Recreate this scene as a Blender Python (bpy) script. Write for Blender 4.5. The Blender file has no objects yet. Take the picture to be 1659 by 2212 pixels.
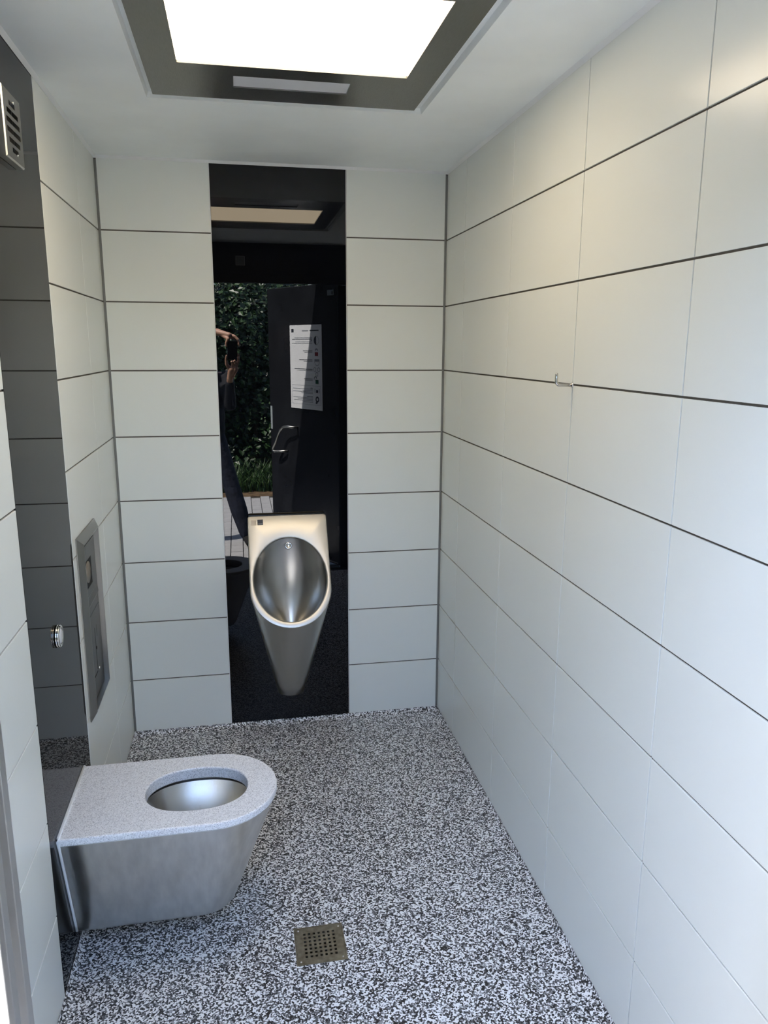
import bpy, bmesh, math, random
import numpy as np
from mathutils import Vector, Matrix

random.seed(7)
rng = np.random.default_rng(7)
SC = bpy.context.scene
COL = SC.collection

# ------------------------------------------------------------------ camera
# solved from the tile joints: 1659 x 2212 frame, focal length 1634 px
RIGHT = Vector((0.98230479, -0.18724513, 0.00407010))
FWD = Vector((0.18381884, 0.95971061, -0.21252335))
UP = Vector((0.03588785, 0.20951087, 0.97714751))
CAM = Vector((-0.88979, -3.26373, 1.69551))
cam_data = bpy.data.cameras.new('camera')
cam_data.sensor_fit = 'VERTICAL'
cam_data.sensor_height = 36.0
cam_data.sensor_width = 36.0
cam_data.lens = 1634.26 / 2212 * 36.0
cam_data.clip_start = 0.01
cam_data.clip_end = 200
cam = bpy.data.objects.new('camera', cam_data)
COL.objects.link(cam)
cam.matrix_world = Matrix(((RIGHT.x, UP.x, -FWD.x, CAM.x), (RIGHT.y, UP.y, -FWD.y, CAM.y),
                           (RIGHT.z, UP.z, -FWD.z, CAM.z), (0, 0, 0, 1)))
SC.camera = cam

# ------------------------------------------------------------------ world, sun, exposure
world = bpy.data.worlds.new('sky')
SC.world = world
world.use_nodes = True
wn, wl = world.node_tree.nodes, world.node_tree.links
sky = wn.new('ShaderNodeTexSky')
sky.sky_type = 'NISHITA'
sky.sun_disc = False
sky.sun_elevation = math.radians(60)
sky.sun_rotation = math.radians(283)
sky.air_density = 1.0
sky.dust_density = 1.5
wn['Background'].inputs['Strength'].default_value = 2.5
wl.new(sky.outputs[0], wn['Background'].inputs['Color'])

sun_data = bpy.data.lights.new('sun', 'SUN')
sun_data.energy = 84
sun_data.angle = math.radians(0.6)
sun_data.color = (1.0, 0.95, 0.88)
sun = bpy.data.objects.new('sun', sun_data)
COL.objects.link(sun)
SUN_DIR = Vector((-0.46, 0.17, 0.87)).normalized()     # towards the sun, over the roof of the cabin
sun.rotation_euler = SUN_DIR.to_track_quat('Z', 'Y').to_euler()
sun.location = (0, 0, 8)

SC.view_settings.view_transform = 'Standard'
SC.view_settings.look = 'None'
SC.view_settings.exposure = 0.38
SC.view_settings.gamma = 1.0
SC.view_settings.use_curve_mapping = False
SC.cycles.max_bounces = 6
SC.cycles.diffuse_bounces = 4
SC.cycles.glossy_bounces = 4
SC.cycles.transmission_bounces = 2
SC.cycles.caustics_reflective = False
SC.cycles.sample_clamp_indirect = 8
SC.cycles.use_adaptive_sampling = True
SC.cycles.adaptive_threshold = 0.10
SC.cycles.use_light_tree = False
SC.cycles.use_denoising = True

# ------------------------------------------------------------------ room numbers (metres)
W, D, H = 1.401, 2.40, 2.409        # width (x -W..0), depth (y -D..0), height
ROW = 0.27                          # tile course
LAMP_RGB = (8.0, 6.5, 4.5)

# ------------------------------------------------------------------ materials
def new_mat(name):
    m = bpy.data.materials.new(name)
    m.use_nodes = True
    nt = m.node_tree
    return m, nt, nt.nodes['Principled BSDF']

def P(name, col, rough=0.5, metal=0.0, ior=1.45, bump=None, var=None, rvar=None, stretch=None):
    """plain principled material with optional noise colour variation, roughness variation and bump"""
    m, nt, b = new_mat(name)
    b.inputs['Base Color'].default_value = (*col, 1)
    b.inputs['Roughness'].default_value = rough
    b.inputs['Metallic'].default_value = metal
    b.inputs['IOR'].default_value = ior
    if not (bump or var or rvar):
        return m
    tc = nt.nodes.new('ShaderNodeTexCoord')
    mp = nt.nodes.new('ShaderNodeMapping')
    mp.inputs['Scale'].default_value = stretch or (1, 1, 1)
    nt.links.new(tc.outputs['Object'], mp.inputs['Vector'])
    def noise(scale, detail=3):
        n = nt.nodes.new('ShaderNodeTexNoise')
        n.inputs['Scale'].default_value = scale
        n.inputs['Detail'].default_value = detail
        nt.links.new(mp.outputs[0], n.inputs['Vector'])
        return n
    if var:
        scale, amt = var
        n = noise(scale)
        r = nt.nodes.new('ShaderNodeMapRange')
        r.inputs['From Min'].default_value = 0.3
        r.inputs['From Max'].default_value = 0.7
        r.inputs['To Min'].default_value = 1 - amt
        r.inputs['To Max'].default_value = 1 + amt
        nt.links.new(n.outputs['Fac'], r.inputs['Value'])
        mx = nt.nodes.new('ShaderNodeVectorMath')
        mx.operation = 'SCALE'
        mx.inputs[0].default_value = col
        nt.links.new(r.outputs[0], mx.inputs['Scale'])
        nt.links.new(mx.outputs[0], b.inputs['Base Color'])
    if rvar:
        scale, amt = rvar
        n = noise(scale)
        r = nt.nodes.new('ShaderNodeMapRange')
        r.inputs['From Min'].default_value = 0.3
        r.inputs['From Max'].default_value = 0.7
        r.inputs['To Min'].default_value = rough - amt
        r.inputs['To Max'].default_value = rough + amt
        nt.links.new(n.outputs['Fac'], r.inputs['Value'])
        nt.links.new(r.outputs[0], b.inputs['Roughness'])
    if bump:
        scale, strength, dist = bump
        n = noise(scale)
        bp = nt.nodes.new('ShaderNodeBump')
        bp.inputs['Strength'].default_value = strength
        bp.inputs['Distance'].default_value = dist
        nt.links.new(n.outputs['Fac'], bp.inputs['Height'])
        nt.links.new(bp.outputs[0], b.inputs['Normal'])
    return m

def speckle(name, scale, stops, rough, warp=0.0, bump=0.0):
    """flecked material: random value per voronoi cell through a stepped ramp"""
    m, nt, b = new_mat(name)
    tc = nt.nodes.new('ShaderNodeTexCoord')
    vec = tc.outputs['Object']
    if warp:
        n = nt.nodes.new('ShaderNodeTexNoise')
        n.inputs['Scale'].default_value = scale * 0.9
        n.inputs['Detail'].default_value = 1
        nt.links.new(vec, n.inputs['Vector'])
        vm = nt.nodes.new('ShaderNodeVectorMath')
        vm.operation = 'MULTIPLY_ADD'
        nt.links.new(n.outputs['Color'], vm.inputs[0])
        vm.inputs[1].default_value = (warp,) * 3
        nt.links.new(vec, vm.inputs[2])
        vec = vm.outputs[0]
    v = nt.nodes.new('ShaderNodeTexVoronoi')
    v.inputs['Scale'].default_value = scale
    nt.links.new(vec, v.inputs['Vector'])
    s = nt.nodes.new('ShaderNodeSeparateColor')
    nt.links.new(v.outputs['Color'], s.inputs[0])
    r = nt.nodes.new('ShaderNodeValToRGB')
    r.color_ramp.interpolation = 'CONSTANT'
    els = r.color_ramp.elements
    while len(els) < len(stops):
        els.new(0.5)
    for e, (p, c) in zip(els, stops):
        e.position = p
        e.color = (*c, 1)
    nt.links.new(s.outputs[0], r.inputs['Fac'])
    nt.links.new(r.outputs[0], b.inputs['Base Color'])
    b.inputs['Roughness'].default_value = rough
    if bump:
        bp = nt.nodes.new('ShaderNodeBump')
        bp.inputs['Strength'].default_value = bump
        bp.inputs['Distance'].default_value = 0.001
        nt.links.new(s.outputs[1], bp.inputs['Height'])
        nt.links.new(bp.outputs[0], b.inputs['Normal'])
    return m

def emit(name, rgb, strength):
    m, nt, b = new_mat(name)
    b.inputs['Base Color'].default_value = (0.05, 0.05, 0.05, 1)
    b.inputs['Roughness'].default_value = 0.4
    b.inputs['Emission Color'].default_value = (*rgb, 1)
    b.inputs['Emission Strength'].default_value = strength
    return m

M_TILE = P('tile_satin', (0.805, 0.83, 0.785), 0.24)
M_GROUT = P('grout_grey', (0.10, 0.09, 0.08), 0.8)
M_SEAL = P('corner_sealant', (0.19, 0.195, 0.185), 0.6)
M_BLACK = P('black_glass', (0.0015, 0.002, 0.0035), 0.0, ior=1.38)
M_GREYGLASS = P('dark_grey_glass', (0.010, 0.011, 0.012), 0.0, ior=1.16)
M_CEIL = P('ceiling_paint', (0.90, 0.935, 0.92), 0.55, var=(3.0, 0.05), bump=(140, 0.08, 0.001))
M_CAULK = P('white_caulk', (0.82, 0.83, 0.82), 0.45)
M_SILI = P('clear_silicone', (0.80, 0.83, 0.84), 0.25)
M_FLOOR = speckle('flake_floor', 240, [(0, (0.010, 0.010, 0.012)), (0.30, (0.10, 0.10, 0.105)),
                                       (0.45, (0.32, 0.32, 0.325)), (0.60, (0.88, 0.885, 0.88))], 0.42, warp=0.004, bump=0.25)
M_SEAT = speckle('mineral_seat', 520, [(0, (0.50, 0.50, 0.53)), (0.12, (0.70, 0.71, 0.74)),
                                       (0.36, (0.85, 0.86, 0.88)), (0.72, (0.93, 0.94, 0.96))], 0.36)
M_STEEL = P('brushed_steel', (0.64, 0.63, 0.605), 0.33, 1.0)
M_STEELH = P('brushed_steel_bowl', (0.72, 0.715, 0.69), 0.36, 1.0, var=(12, 0.10), stretch=(3, 3, 0.6))
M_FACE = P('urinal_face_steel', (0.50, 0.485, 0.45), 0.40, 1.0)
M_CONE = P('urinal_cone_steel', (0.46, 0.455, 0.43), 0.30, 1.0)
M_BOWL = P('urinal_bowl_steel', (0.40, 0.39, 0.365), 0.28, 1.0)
M_INNER = P('toilet_bowl_steel', (0.86, 0.85, 0.82), 0.26, 1.0)
M_STEELD = P('frame_steel', (0.175, 0.18, 0.175), 0.33, 1.0, rvar=(50, 0.04), stretch=(12, 1, 1))
M_DISP = P('dispenser_steel', (0.30, 0.295, 0.28), 0.34, 1.0)
M_PANEL = P('dispenser_panel_steel', (0.17, 0.17, 0.165), 0.42, 1.0)
M_GRATE = P('drain_steel', (0.34, 0.32, 0.27), 0.42, 1.0, var=(60, 0.25), rvar=(80, 0.08))
M_CHROME = P('polished_chrome', (0.80, 0.80, 0.79), 0.07, 1.0)
M_HOOK = P('hook_steel', (0.52, 0.51, 0.49), 0.16, 1.0)
M_DARK = P('dark_void', (0.004, 0.004, 0.004), 0.7)
M_RUBBER = P('black_plastic', (0.010, 0.010, 0.011), 0.4)
M_FROST = P('frosted_window', (0.66, 0.67, 0.70), 0.35)
M_LAMP = emit('lit_diffuser', LAMP_RGB, 1.0)
M_ANTH = P('anthracite_coating', (0.010, 0.011, 0.013), 0.38)
M_DOOR = P('door_dark', (0.012, 0.013, 0.016), 0.32, var=(5, 0.3), rvar=(7, 0.06))
M_ALU = P('light_alu', (0.62, 0.63, 0.64), 0.35, 1.0)
M_PAPER = P('notice_paper', (0.80, 0.82, 0.85), 0.35)
M_INK = P('print_dark', (0.03, 0.035, 0.05), 0.5)
M_INKG = P('print_grey', (0.25, 0.27, 0.30), 0.5)
M_RED = P('print_red', (0.25, 0.02, 0.03), 0.5)
M_GREEN = P('print_green', (0.01, 0.09, 0.06), 0.5)
M_PLATEG = P('grey_plate', (0.35, 0.40, 0.42), 0.4)
M_PAVER = P('concrete_paver', (0.33, 0.33, 0.335), 0.85, var=(14, 0.14), bump=(160, 0.2, 0.002))
M_SAND = P('joint_sand', (0.05, 0.047, 0.042), 0.95)
M_SOIL = P('soil_mulch', (0.10, 0.062, 0.030), 0.95, var=(18, 0.55), bump=(40, 0.8, 0.02))
M_LAWN = P('lawn_ground', (0.045, 0.085, 0.022), 0.95, var=(9, 0.4))
M_OUT = P('outer_render', (0.42, 0.42, 0.42), 0.85, var=(2, 0.06))
M_BARK = P('bark', (0.05, 0.038, 0.026), 0.9, bump=(60, 0.6, 0.01))
M_SKIN = P('skin', (0.44, 0.245, 0.17), 0.5, var=(30, 0.08))
M_NAIL = P('nail', (0.55, 0.34, 0.27), 0.3)
M_JACKET = P('navy_jacket', (0.006, 0.007, 0.012), 0.8, var=(25, 0.3))
M_JEANS = P('dark_jeans', (0.008, 0.011, 0.024), 0.85, var=(18, 0.35), bump=(22, 0.4, 0.02))
M_SHOE = P('black_shoe', (0.012, 0.011, 0.010), 0.5)
M_HAIR = P('grey_hair', (0.10, 0.09, 0.08), 0.6)
M_EYE = P('eye', (0.7, 0.7, 0.68), 0.2)

def leaf_mat(name, c0, c1, trans=0.25):
    m, nt, b = new_mat(name)
    g = nt.nodes.new('ShaderNodeNewGeometry')
    r = nt.nodes.new('ShaderNodeValToRGB')
    r.color_ramp.elements[0].color = (*c0, 1)
    r.color_ramp.elements[1].color = (*c1, 1)
    nt.links.new(g.outputs['Random Per Island'], r.inputs['Fac'])
    nt.links.new(r.outputs[0], b.inputs['Base Color'])
    b.inputs['Roughness'].default_value = 0.42
    return m
M_LEAF = leaf_mat('hedge_leaf', (0.005, 0.017, 0.006), (0.030, 0.070, 0.020))
M_BLADE = leaf_mat('grass_blade', (0.014, 0.042, 0.010), (0.05, 0.10, 0.025))

# ------------------------------------------------------------------ helpers
def link(name, me, mat, parent=None, loc=None, smooth=False):
    o = bpy.data.objects.new(name, me)
    COL.objects.link(o)
    if mat is not None and not me.materials:
        me.materials.append(mat)
    if smooth:
        for p in me.polygons:
            p.use_smooth = True
    if parent is not None:
        o.parent = parent
    if loc is not None:
        o.location = loc
    return o

def from_bm(name, bm, mat, parent=None, smooth=False, bevel=0.0, seg=2, loc=None):
    if bevel:
        bmesh.ops.bevel(bm, geom=list(bm.edges), offset=bevel, segments=seg, profile=0.6, affect='EDGES')
    bmesh.ops.recalc_face_normals(bm, faces=bm.faces)
    me = bpy.data.meshes.new(name)
    bm.to_mesh(me)
    bm.free()
    return link(name, me, mat, parent, loc, smooth)

def from_data(name, vs, fs, mat, parent=None, smooth=False, fix=True):
    me = bpy.data.meshes.new(name)
    me.from_pydata([tuple(v) for v in vs], [], fs)
    me.update()
    if fix:
        bm = bmesh.new()
        bm.from_mesh(me)
        bmesh.ops.remove_doubles(bm, verts=bm.verts, dist=1e-6)
        bmesh.ops.recalc_face_normals(bm, faces=bm.faces)
        bm.to_mesh(me)
        bm.free()
    return link(name, me, mat, parent, None, smooth)

def box_bm(bm, x0, x1, y0, y1, z0, z1):
    vs = [bm.verts.new(p) for p in ((x0, y0, z0), (x1, y0, z0), (x1, y1, z0), (x0, y1, z0),
                                    (x0, y0, z1), (x1, y0, z1), (x1, y1, z1), (x0, y1, z1))]
    for f in ((0, 3, 2, 1), (4, 5, 6, 7), (0, 1, 5, 4), (1, 2, 6, 5), (2, 3, 7, 6), (3, 0, 4, 7)):
        bm.faces.new([vs[i] for i in f])

def boxes(name, lst, mat, parent=None, bevel=0.0, seg=2):
    bm = bmesh.new()
    for b in lst:
        box_bm(bm, *b)
    return from_bm(name, bm, mat, parent, bevel=bevel, seg=seg)

def tag(o, label=None, cat=None, group=None, kind=None):
    if label: o['label'] = label
    if cat: o['category'] = cat
    if group: o['group'] = group
    if kind: o['kind'] = kind
    return o

def empty(name, loc=(0, 0, 0)):
    o = bpy.data.objects.new(name, None)
    o.empty_display_size = 0.05
    COL.objects.link(o)
    o.location = loc
    return o

def adopt(root, *parts):
    """parent parts built in world space to an empty that stands elsewhere"""
    for p in parts:
        p.parent = root
        p.matrix_parent_inverse = Matrix.Translation(-Vector(root.location))

def prism(name, poly, axis, a0, a1, mat, parent=None, smooth=False, bevel=0.0):
    """extrude a 2D polygon along an axis ('x','y','z'); poly in the other two axes, in order"""
    def mk(p, a):
        return {'x': (a, p[0], p[1]), 'y': (p[0], a, p[1]), 'z': (p[0], p[1], a)}[axis]
    bm = bmesh.new()
    lo = [bm.verts.new(mk(p, a0)) for p in poly]
    hi = [bm.verts.new(mk(p, a1)) for p in poly]
    n = len(poly)
    bm.faces.new(lo)
    bm.faces.new(list(reversed(hi)))
    for i in range(n):
        bm.faces.new((lo[i], lo[(i + 1) % n], hi[(i + 1) % n], hi[i]))
    return from_bm(name, bm, mat, parent, smooth, bevel)

def loft(rings, closed=True, cap0=False, cap1=False):
    vs, fs = [], []
    n = len(rings[0])
    for r in rings:
        vs += [tuple(p) for p in r]
    for k in range(len(rings) - 1):
        for i in range(n if closed else n - 1):
            j = (i + 1) % n
            fs.append((k * n + i, k * n + j, (k + 1) * n + j, (k + 1) * n + i))
    if cap0: fs.append(tuple(range(n)))
    if cap1: fs.append(tuple(reversed(range((len(rings) - 1) * n, len(rings) * n))))
    return vs, fs

def frame_axes(d):
    d = Vector(d).normalized()
    a = Vector((0, 0, 1)) if abs(d.z) < 0.9 else Vector((1, 0, 0))
    u = d.cross(a).normalized()
    v = d.cross(u).normalized()
    return d, u, v

def tube_bm(bm, pts, r, n=10, caps=True):
    pts = [Vector(p) for p in pts]
    rings = []
    u = None
    for i, p in enumerate(pts):
        d = (pts[min(i + 1, len(pts) - 1)] - pts[max(i - 1, 0)]).normalized()
        if u is None:
            _, u, v = frame_axes(d)
        u = (u - d * u.dot(d)).normalized()
        v = d.cross(u)
        rr = r[i] if isinstance(r, (list, tuple)) else r
        rings.append([bm.verts.new(p + (u * math.cos(2 * math.pi * k / n) + v * math.sin(2 * math.pi * k / n)) * rr) for k in range(n)])
    for a, b in zip(rings, rings[1:]):
        for k in range(n):
            bm.faces.new((a[k], a[(k + 1) % n], b[(k + 1) % n], b[k]))
    if caps:
        bm.faces.new(rings[0])
        bm.faces.new(list(reversed(rings[-1])))

def tube(name, pts, r, mat, parent=None, n=12):
    bm = bmesh.new()
    tube_bm(bm, pts, r, n)
    return from_bm(name, bm, mat, parent, smooth=True)

def lathe(name, c, d, prof, mat, parent=None, n=40, smooth=True):
    """revolve profile [(distance along d, radius)] about the axis through c"""
    d, u, v = frame_axes(d)
    c = Vector(c)
    rings = []
    for a, r in prof:
        rings.append([c + d * a + (u * math.cos(2 * math.pi * k / n) + v * math.sin(2 * math.pi * k / n)) * max(r, 1e-5) for k in range(n)])
    vs, fs = loft(rings, True, True, True)
    o = from_data(name, vs, fs, mat, parent, smooth)
    return o

# ------------------------------------------------------------------ tiles
_tile_mesh = {}
def tile(parent, x0, x1, y0, y1, z0, z1):
    """one wall tile; alike tiles share a mesh"""
    sx, sy, sz = x1 - x0, y1 - y0, z1 - z0
    key = (round(sx, 4), round(sy, 4), round(sz, 4))
    if key not in _tile_mesh:
        bm = bmesh.new()
        box_bm(bm, -sx / 2, sx / 2, -sy / 2, sy / 2, -sz / 2, sz / 2)
        bmesh.ops.bevel(bm, geom=list(bm.edges), offset=0.0006, segments=1, affect='EDGES')
        bmesh.ops.recalc_face_normals(bm, faces=bm.faces)
        me = bpy.data.meshes.new('tile')
        bm.to_mesh(me)
        bm.free()
        _tile_mesh[key] = me
    return link('tile', _tile_mesh[key], M_TILE, parent, ((x0 + x1) / 2, (y0 + y1) / 2, (z0 + z1) / 2))

TH = 0.008       # tile thickness
JH, JV = 0.0052, 0.0036
courses = [(H - ROW * (k + 1), H - ROW * k) for k in range(8)] + [(0.0, H - ROW * 8)]

def course(k):
    z0, z1 = courses[k]
    return z0 + JH / 2 if k < 8 else 0.003, z1 - JH / 2 if k else H

# back wall: two tiled strips either side of black glass
GX0, GX1 = -0.9720, -0.4285
wall_back = boxes('wall_back', [(-W - 0.1, 0.1, 0.0045, 0.12, -0.2, 2.5)], M_GROUT)
tag(wall_back, 'far end wall of pale grey tiles with black glass strip up the middle', 'wall', kind='structure')
for k in range(9):
    z0, z1 = course(k)
    tile(wall_back, -W + 0.009, GX0 - 0.002, 0.0, TH, z0, z1)
    tile(wall_back, GX1 + 0.002, -0.009, 0.0, TH, z0, z1)
gp = boxes('glass_panel', [(GX0 + 0.001, GX1 - 0.001, 0.0005, 0.0085, 0.004, H - 0.002)], M_BLACK, wall_back, 0.0008, 1)
tag(gp, 'tall glossy black glass panel')
for s, x in (('edge_seal', GX0), ('edge_seal', GX1)):
    boxes(s, [(x - 0.0018, x + 0.0008, 0.0012, 0.006, 0.003, H - 0.001)], M_CAULK, wall_back)
for x0, x1 in ((-W, -W + 0.0088), (-0.0088, 0.0)):
    boxes('corner_joint', [(x0, x1, 0.0020, 0.006, 0.003, H - 0.012)], M_SEAL, wall_back)

# right wall
wall_right = boxes('wall_right', [(0.0045, 0.12, -D - 0.06, 0.0045, -0.2, 2.5)], M_GROUT)
tag(wall_right, 'right-hand wall of pale grey wide tiles carrying the coat hook', 'wall', kind='structure')
v_right = [0.0, -0.2715, -0.7967, -1.3220, -1.8472, -2.3724, -D]
for k in range(9):
    z0, z1 = course(k)
    for a, b in zip(v_right, v_right[1:]):
        tile(wall_right, 0.0, TH, b + (JV / 2 if b > -D else 0), a - JV / 2, z0, z1)

# left wall: tiles, dark glass behind the toilet, tiles
LGY0, LGY1 = -1.435, -0.907
wall_left = boxes('wall_left', [(-W - 0.12, -W - 0.0045, -D - 0.06, 0.0045, -0.2, 2.5)], M_GROUT)
tag(wall_left, 'left-hand wall of pale grey tiles with dark glass behind the toilet', 'wall', kind='structure')
for k in range(9):
    z0, z1 = course(k)
    for a, b in ((0.0, -0.375), (-0.375, LGY1 + 0.001), (LGY0 - 0.001, -1.96), (-1.96, -D)):
        tile(wall_left, -W - TH, -W, b + (JV / 2 if b > -D else 0), a - JV / 2, z0, z1)
gp = boxes('glass_panel', [(-W - 0.0085, -W - 0.0005, LGY0 + 0.0015, LGY1 - 0.0015, 0.004, H - 0.002)], M_GREYGLASS, wall_left, 0.0008, 1)
tag(gp, 'dark grey reflecting glass panel')
for y in (LGY0, LGY1):
    boxes('edge_seal', [(-W - 0.005, -W - 0.0012, y - 0.0015, y + 0.0015, 0.003, H - 0.001)], M_DARK, wall_left)

# front wall with the doorway, seen only in the black glass
JX0, JX1, LZ = -1.171, -0.088, 2.140
wall_front = boxes('wall_front', [(-W - 0.12, JX0 - 0.055, -D - 0.06, -D, -0.2, 2.5), (JX1 + 0.055, 0.12, -D - 0.06, -D, -0.2, 2.5),
                                  (JX0 - 0.055, JX1 + 0.055, -D - 0.06, -D, LZ + 0.055, 2.5)], M_ANTH)
tag(wall_front, 'dark front wall around the doorway, seen mirrored in black glass', 'wall', kind='structure')

# door frame
frame = empty('trim_1', (JX0, -D, 0))
tag(frame, 'stainless steel door frame, its left post at the picture edge', 'door frame', kind='structure')
post = [(JX0, -2.402), (JX0 + 0.003, -2.4075), (JX0 + 0.003, -2.426), (JX0 - 0.006, -2.436), (JX0 + 0.001, -2.446),
        (JX0 + 0.001, -2.464), (JX0 - 0.004, -2.470), (JX0 - 0.055, -2.470), (JX0 - 0.055, -2.395), (JX0 - 0.006, -2.395)]
p1 = prism('post', post, 'z', -0.012, LZ, M_STEEL, bevel=0.0012)
mir = [(JX1, -2.402), (JX1, -2.464), (-0.143, -2.464), (-0.143, -2.482), (JX1 + 0.055, -2.482), (JX1 + 0.055, -2.395), (JX1 + 0.004, -2.395)]
p2 = prism('post', mir, 'z', -0.012, LZ, M_ANTH, bevel=0.0012)
p3 = boxes('head_rail', [(JX0 - 0.055, JX1 + 0.055, -2.462, -2.395, LZ, LZ + 0.055)], M_ANTH, bevel=0.002)
p4 = boxes('threshold', [(JX0, JX1, -2.47, -2.395, -0.030, -0.008)], M_STEELD, bevel=0.002)
adopt(frame, p1, p2, p3, p4)

# ------------------------------------------------------------------ floor with hole for the drain, coving along the walls
FZ = -0.012
DX0, DX1, DY0, DY1 = -0.7845, -0.6385, -1.4390, -1.2960
floor = boxes('floor', [(-W, DX0, -D - 0.06, 0.0, -0.2, FZ), (DX1, 0.0, -D - 0.06, 0.0, -0.2, FZ),
                        (DX0, DX1, -D - 0.06, DY0, -0.2, FZ), (DX0, DX1, DY1, 0.0, -0.2, FZ)], M_FLOOR)
tag(floor, 'black and white flaked resin floor', 'floor', kind='structure')
def cove(fn, length_pts):
    """fn(t, a) -> point for horizontal run a and profile parameter t"""
    vs, fs = [], []
    n = 8
    for a in length_pts:
        for i in range(n + 1):
            vs.append(fn(i / n, a))
    m = n + 1
    for k in range(len(length_pts) - 1):
        for i in range(n):
            fs.append((k * m + i, k * m + i + 1, (k + 1) * m + i + 1, (k + 1) * m + i))
    return vs, fs
CW, CH = 0.028, 0.0175
def prof(t):
    a = t * math.pi / 2
    return CW * (1 - math.sin(a)), CH * (1 - math.cos(a))       # distance from wall, height
allv, allf = [], []
for fn, run in ((lambda t, a: (a, -prof(t)[0] - 0.0005, FZ + 0.0005 + prof(t)[1]), (-W, 0.0)),
                (lambda t, a: (-prof(t)[0] - 0.0005, a, FZ + 0.0005 + prof(t)[1]), (-D, 0.0)),
                (lambda t, a: (-W + prof(t)[0] + 0.0005, a, FZ + 0.0005 + prof(t)[1]), (-D, 0.0))):
    v, f = cove(fn, run)
    o = len(allv)
    allv += v
    allf += [tuple(i + o for i in q) for q in f]
from_data('coving', allv, allf, M_FLOOR, floor, True)

# floor drain
drain = empty('floor_drain', ((DX0 + DX1) / 2, (DY0 + DY1) / 2, FZ))
tag(drain, 'square steel floor drain with small square holes', 'drain')
cx, cy = (DX0 + DX1) / 2, (DY0 + DY1) / 2
tray = boxes('sump', [(DX0 + 0.001, DX1 - 0.001, DY0 + 0.001, DY1 - 0.001, FZ - 0.06, FZ - 0.055)], M_DARK)
rim = boxes('rim', [(DX0, DX0 + 0.004, DY0, DY1, FZ - 0.02, FZ + 0.0015), (DX1 - 0.004, DX1, DY0, DY1, FZ - 0.02, FZ + 0.0015),
                    (DX0 + 0.004, DX1 - 0.004, DY0, DY0 + 0.004, FZ - 0.02, FZ + 0.0015),
                    (DX0 + 0.004, DX1 - 0.004, DY1 - 0.004, DY1, FZ - 0.02, FZ + 0.0015)], M_GRATE)
bm = bmesh.new()
NX, NY = 7, 7
gx0, gx1, gy0, gy1 = DX0 + 0.0045, DX1 - 0.0045, DY0 + 0.0045, DY1 - 0.0045
hx, pit_x, pit_y, hy = 0.0070, 0.0142, 0.0142, 0.0070
xs = [gx0]
for i in range(NX):
    c = cx + (i - (NX - 1) / 2) * pit_x
    xs += [c - hx / 2, c + hx / 2]
xs.append(gx1)
ys = [gy0]
for i in range(NY):
    c = cy + (i - (NY - 1) / 2) * pit_y
    ys += [c - hy / 2, c + hy / 2]
ys.append(gy1)
zt, zb = FZ + 0.0012, FZ - 0.002
gv = {}
def gvert(i, j, z):
    if (i, j, z) not in gv:
        gv[i, j, z] = bm.verts.new((xs[i], ys[j], z))
    return gv[i, j, z]
for i in range(len(xs) - 1):
    for j in range(len(ys) - 1):
        hole = i % 2 == 1 and j % 2 == 1
        c = ((i, j), (i + 1, j), (i + 1, j + 1), (i, j + 1))
        if not hole:
            bm.faces.new([gvert(a, b, zt) for a, b in c])
        else:
            for q in range(4):
                a, b = c[q], c[(q + 1) % 4]
                bm.faces.new((gvert(*a, zt), gvert(*b, zt), gvert(*b, zb), gvert(*a, zb)))
grate = from_bm('grate', bm, M_GRATE)
scr = []
for sx in (-1, 1):
    for sy in (-1, 1):
        scr.append(lathe('screw', (cx + sx * 0.060, cy + sy * 0.059, zt), (0, 0, 1), [(0, 0.0032), (0.0012, 0.0028), (0.0014, 0)], M_STEEL, n=12))
adopt(drain, tray, rim, grate, *scr)

# ------------------------------------------------------------------ ceiling with opening for the lamp
OX0, OX1, OY0, OY1 = -1.122, -0.295, -1.745, -0.752     # opening in the ceiling
ceil = boxes('ceiling', [(-W, OX0, -D, 0, H, 2.5), (OX1, 0, -D, 0, H, 2.5), (OX0, OX1, -D, OY0, H, 2.5), (OX0, OX1, OY1, 0, H, 2.5)], M_CEIL)
tag(ceil, 'white painted ceiling around the steel light frame', 'ceiling', kind='structure')
b = 0.010
for nm, poly, ax, a0, a1 in (('caulk_bead', [(-0.0005, H), (-b, H), (-0.0005, H - b)], 'x', -W, 0.0),):
    prism(nm, poly, ax, a0, a1, M_CAULK, ceil)
prism('caulk_bead', [(-0.0005, H), (-b, H), (-0.0005, H - b)], 'y', -D, 0, M_CAULK, ceil)
prism('caulk_bead', [(-W + 0.0005, H), (-W + b, H), (-W + 0.0005, H - b)], 'y', -D, 0, M_CAULK, ceil)
# chamfered white reveal round the opening
FX0, FX1, FY0, FY1 = -1.103, -0.3225, -1.715, -0.770
GR = H + 0.0165
rv = [(OX0, OY0, H), (OX1, OY0, H), (OX1, OY1, H), (OX0, OY1, H),
      (OX0 + 0.005, OY0 + 0.002, GR), (OX1 - 0.005, OY0 + 0.002, GR), (OX1 - 0.005, OY1 - 0.001, GR), (OX0 + 0.005, OY1 - 0.001, GR)]
from_data('reveal', rv, [(0, 1, 5, 4), (1, 2, 6, 5), (2, 3, 7, 6), (3, 0, 4, 7)], M_CEIL, ceil)
top = boxes('light_housing', [(OX0, OX1, OY0, OY1, GR, GR + 0.01)], M_CEIL, ceil)

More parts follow.
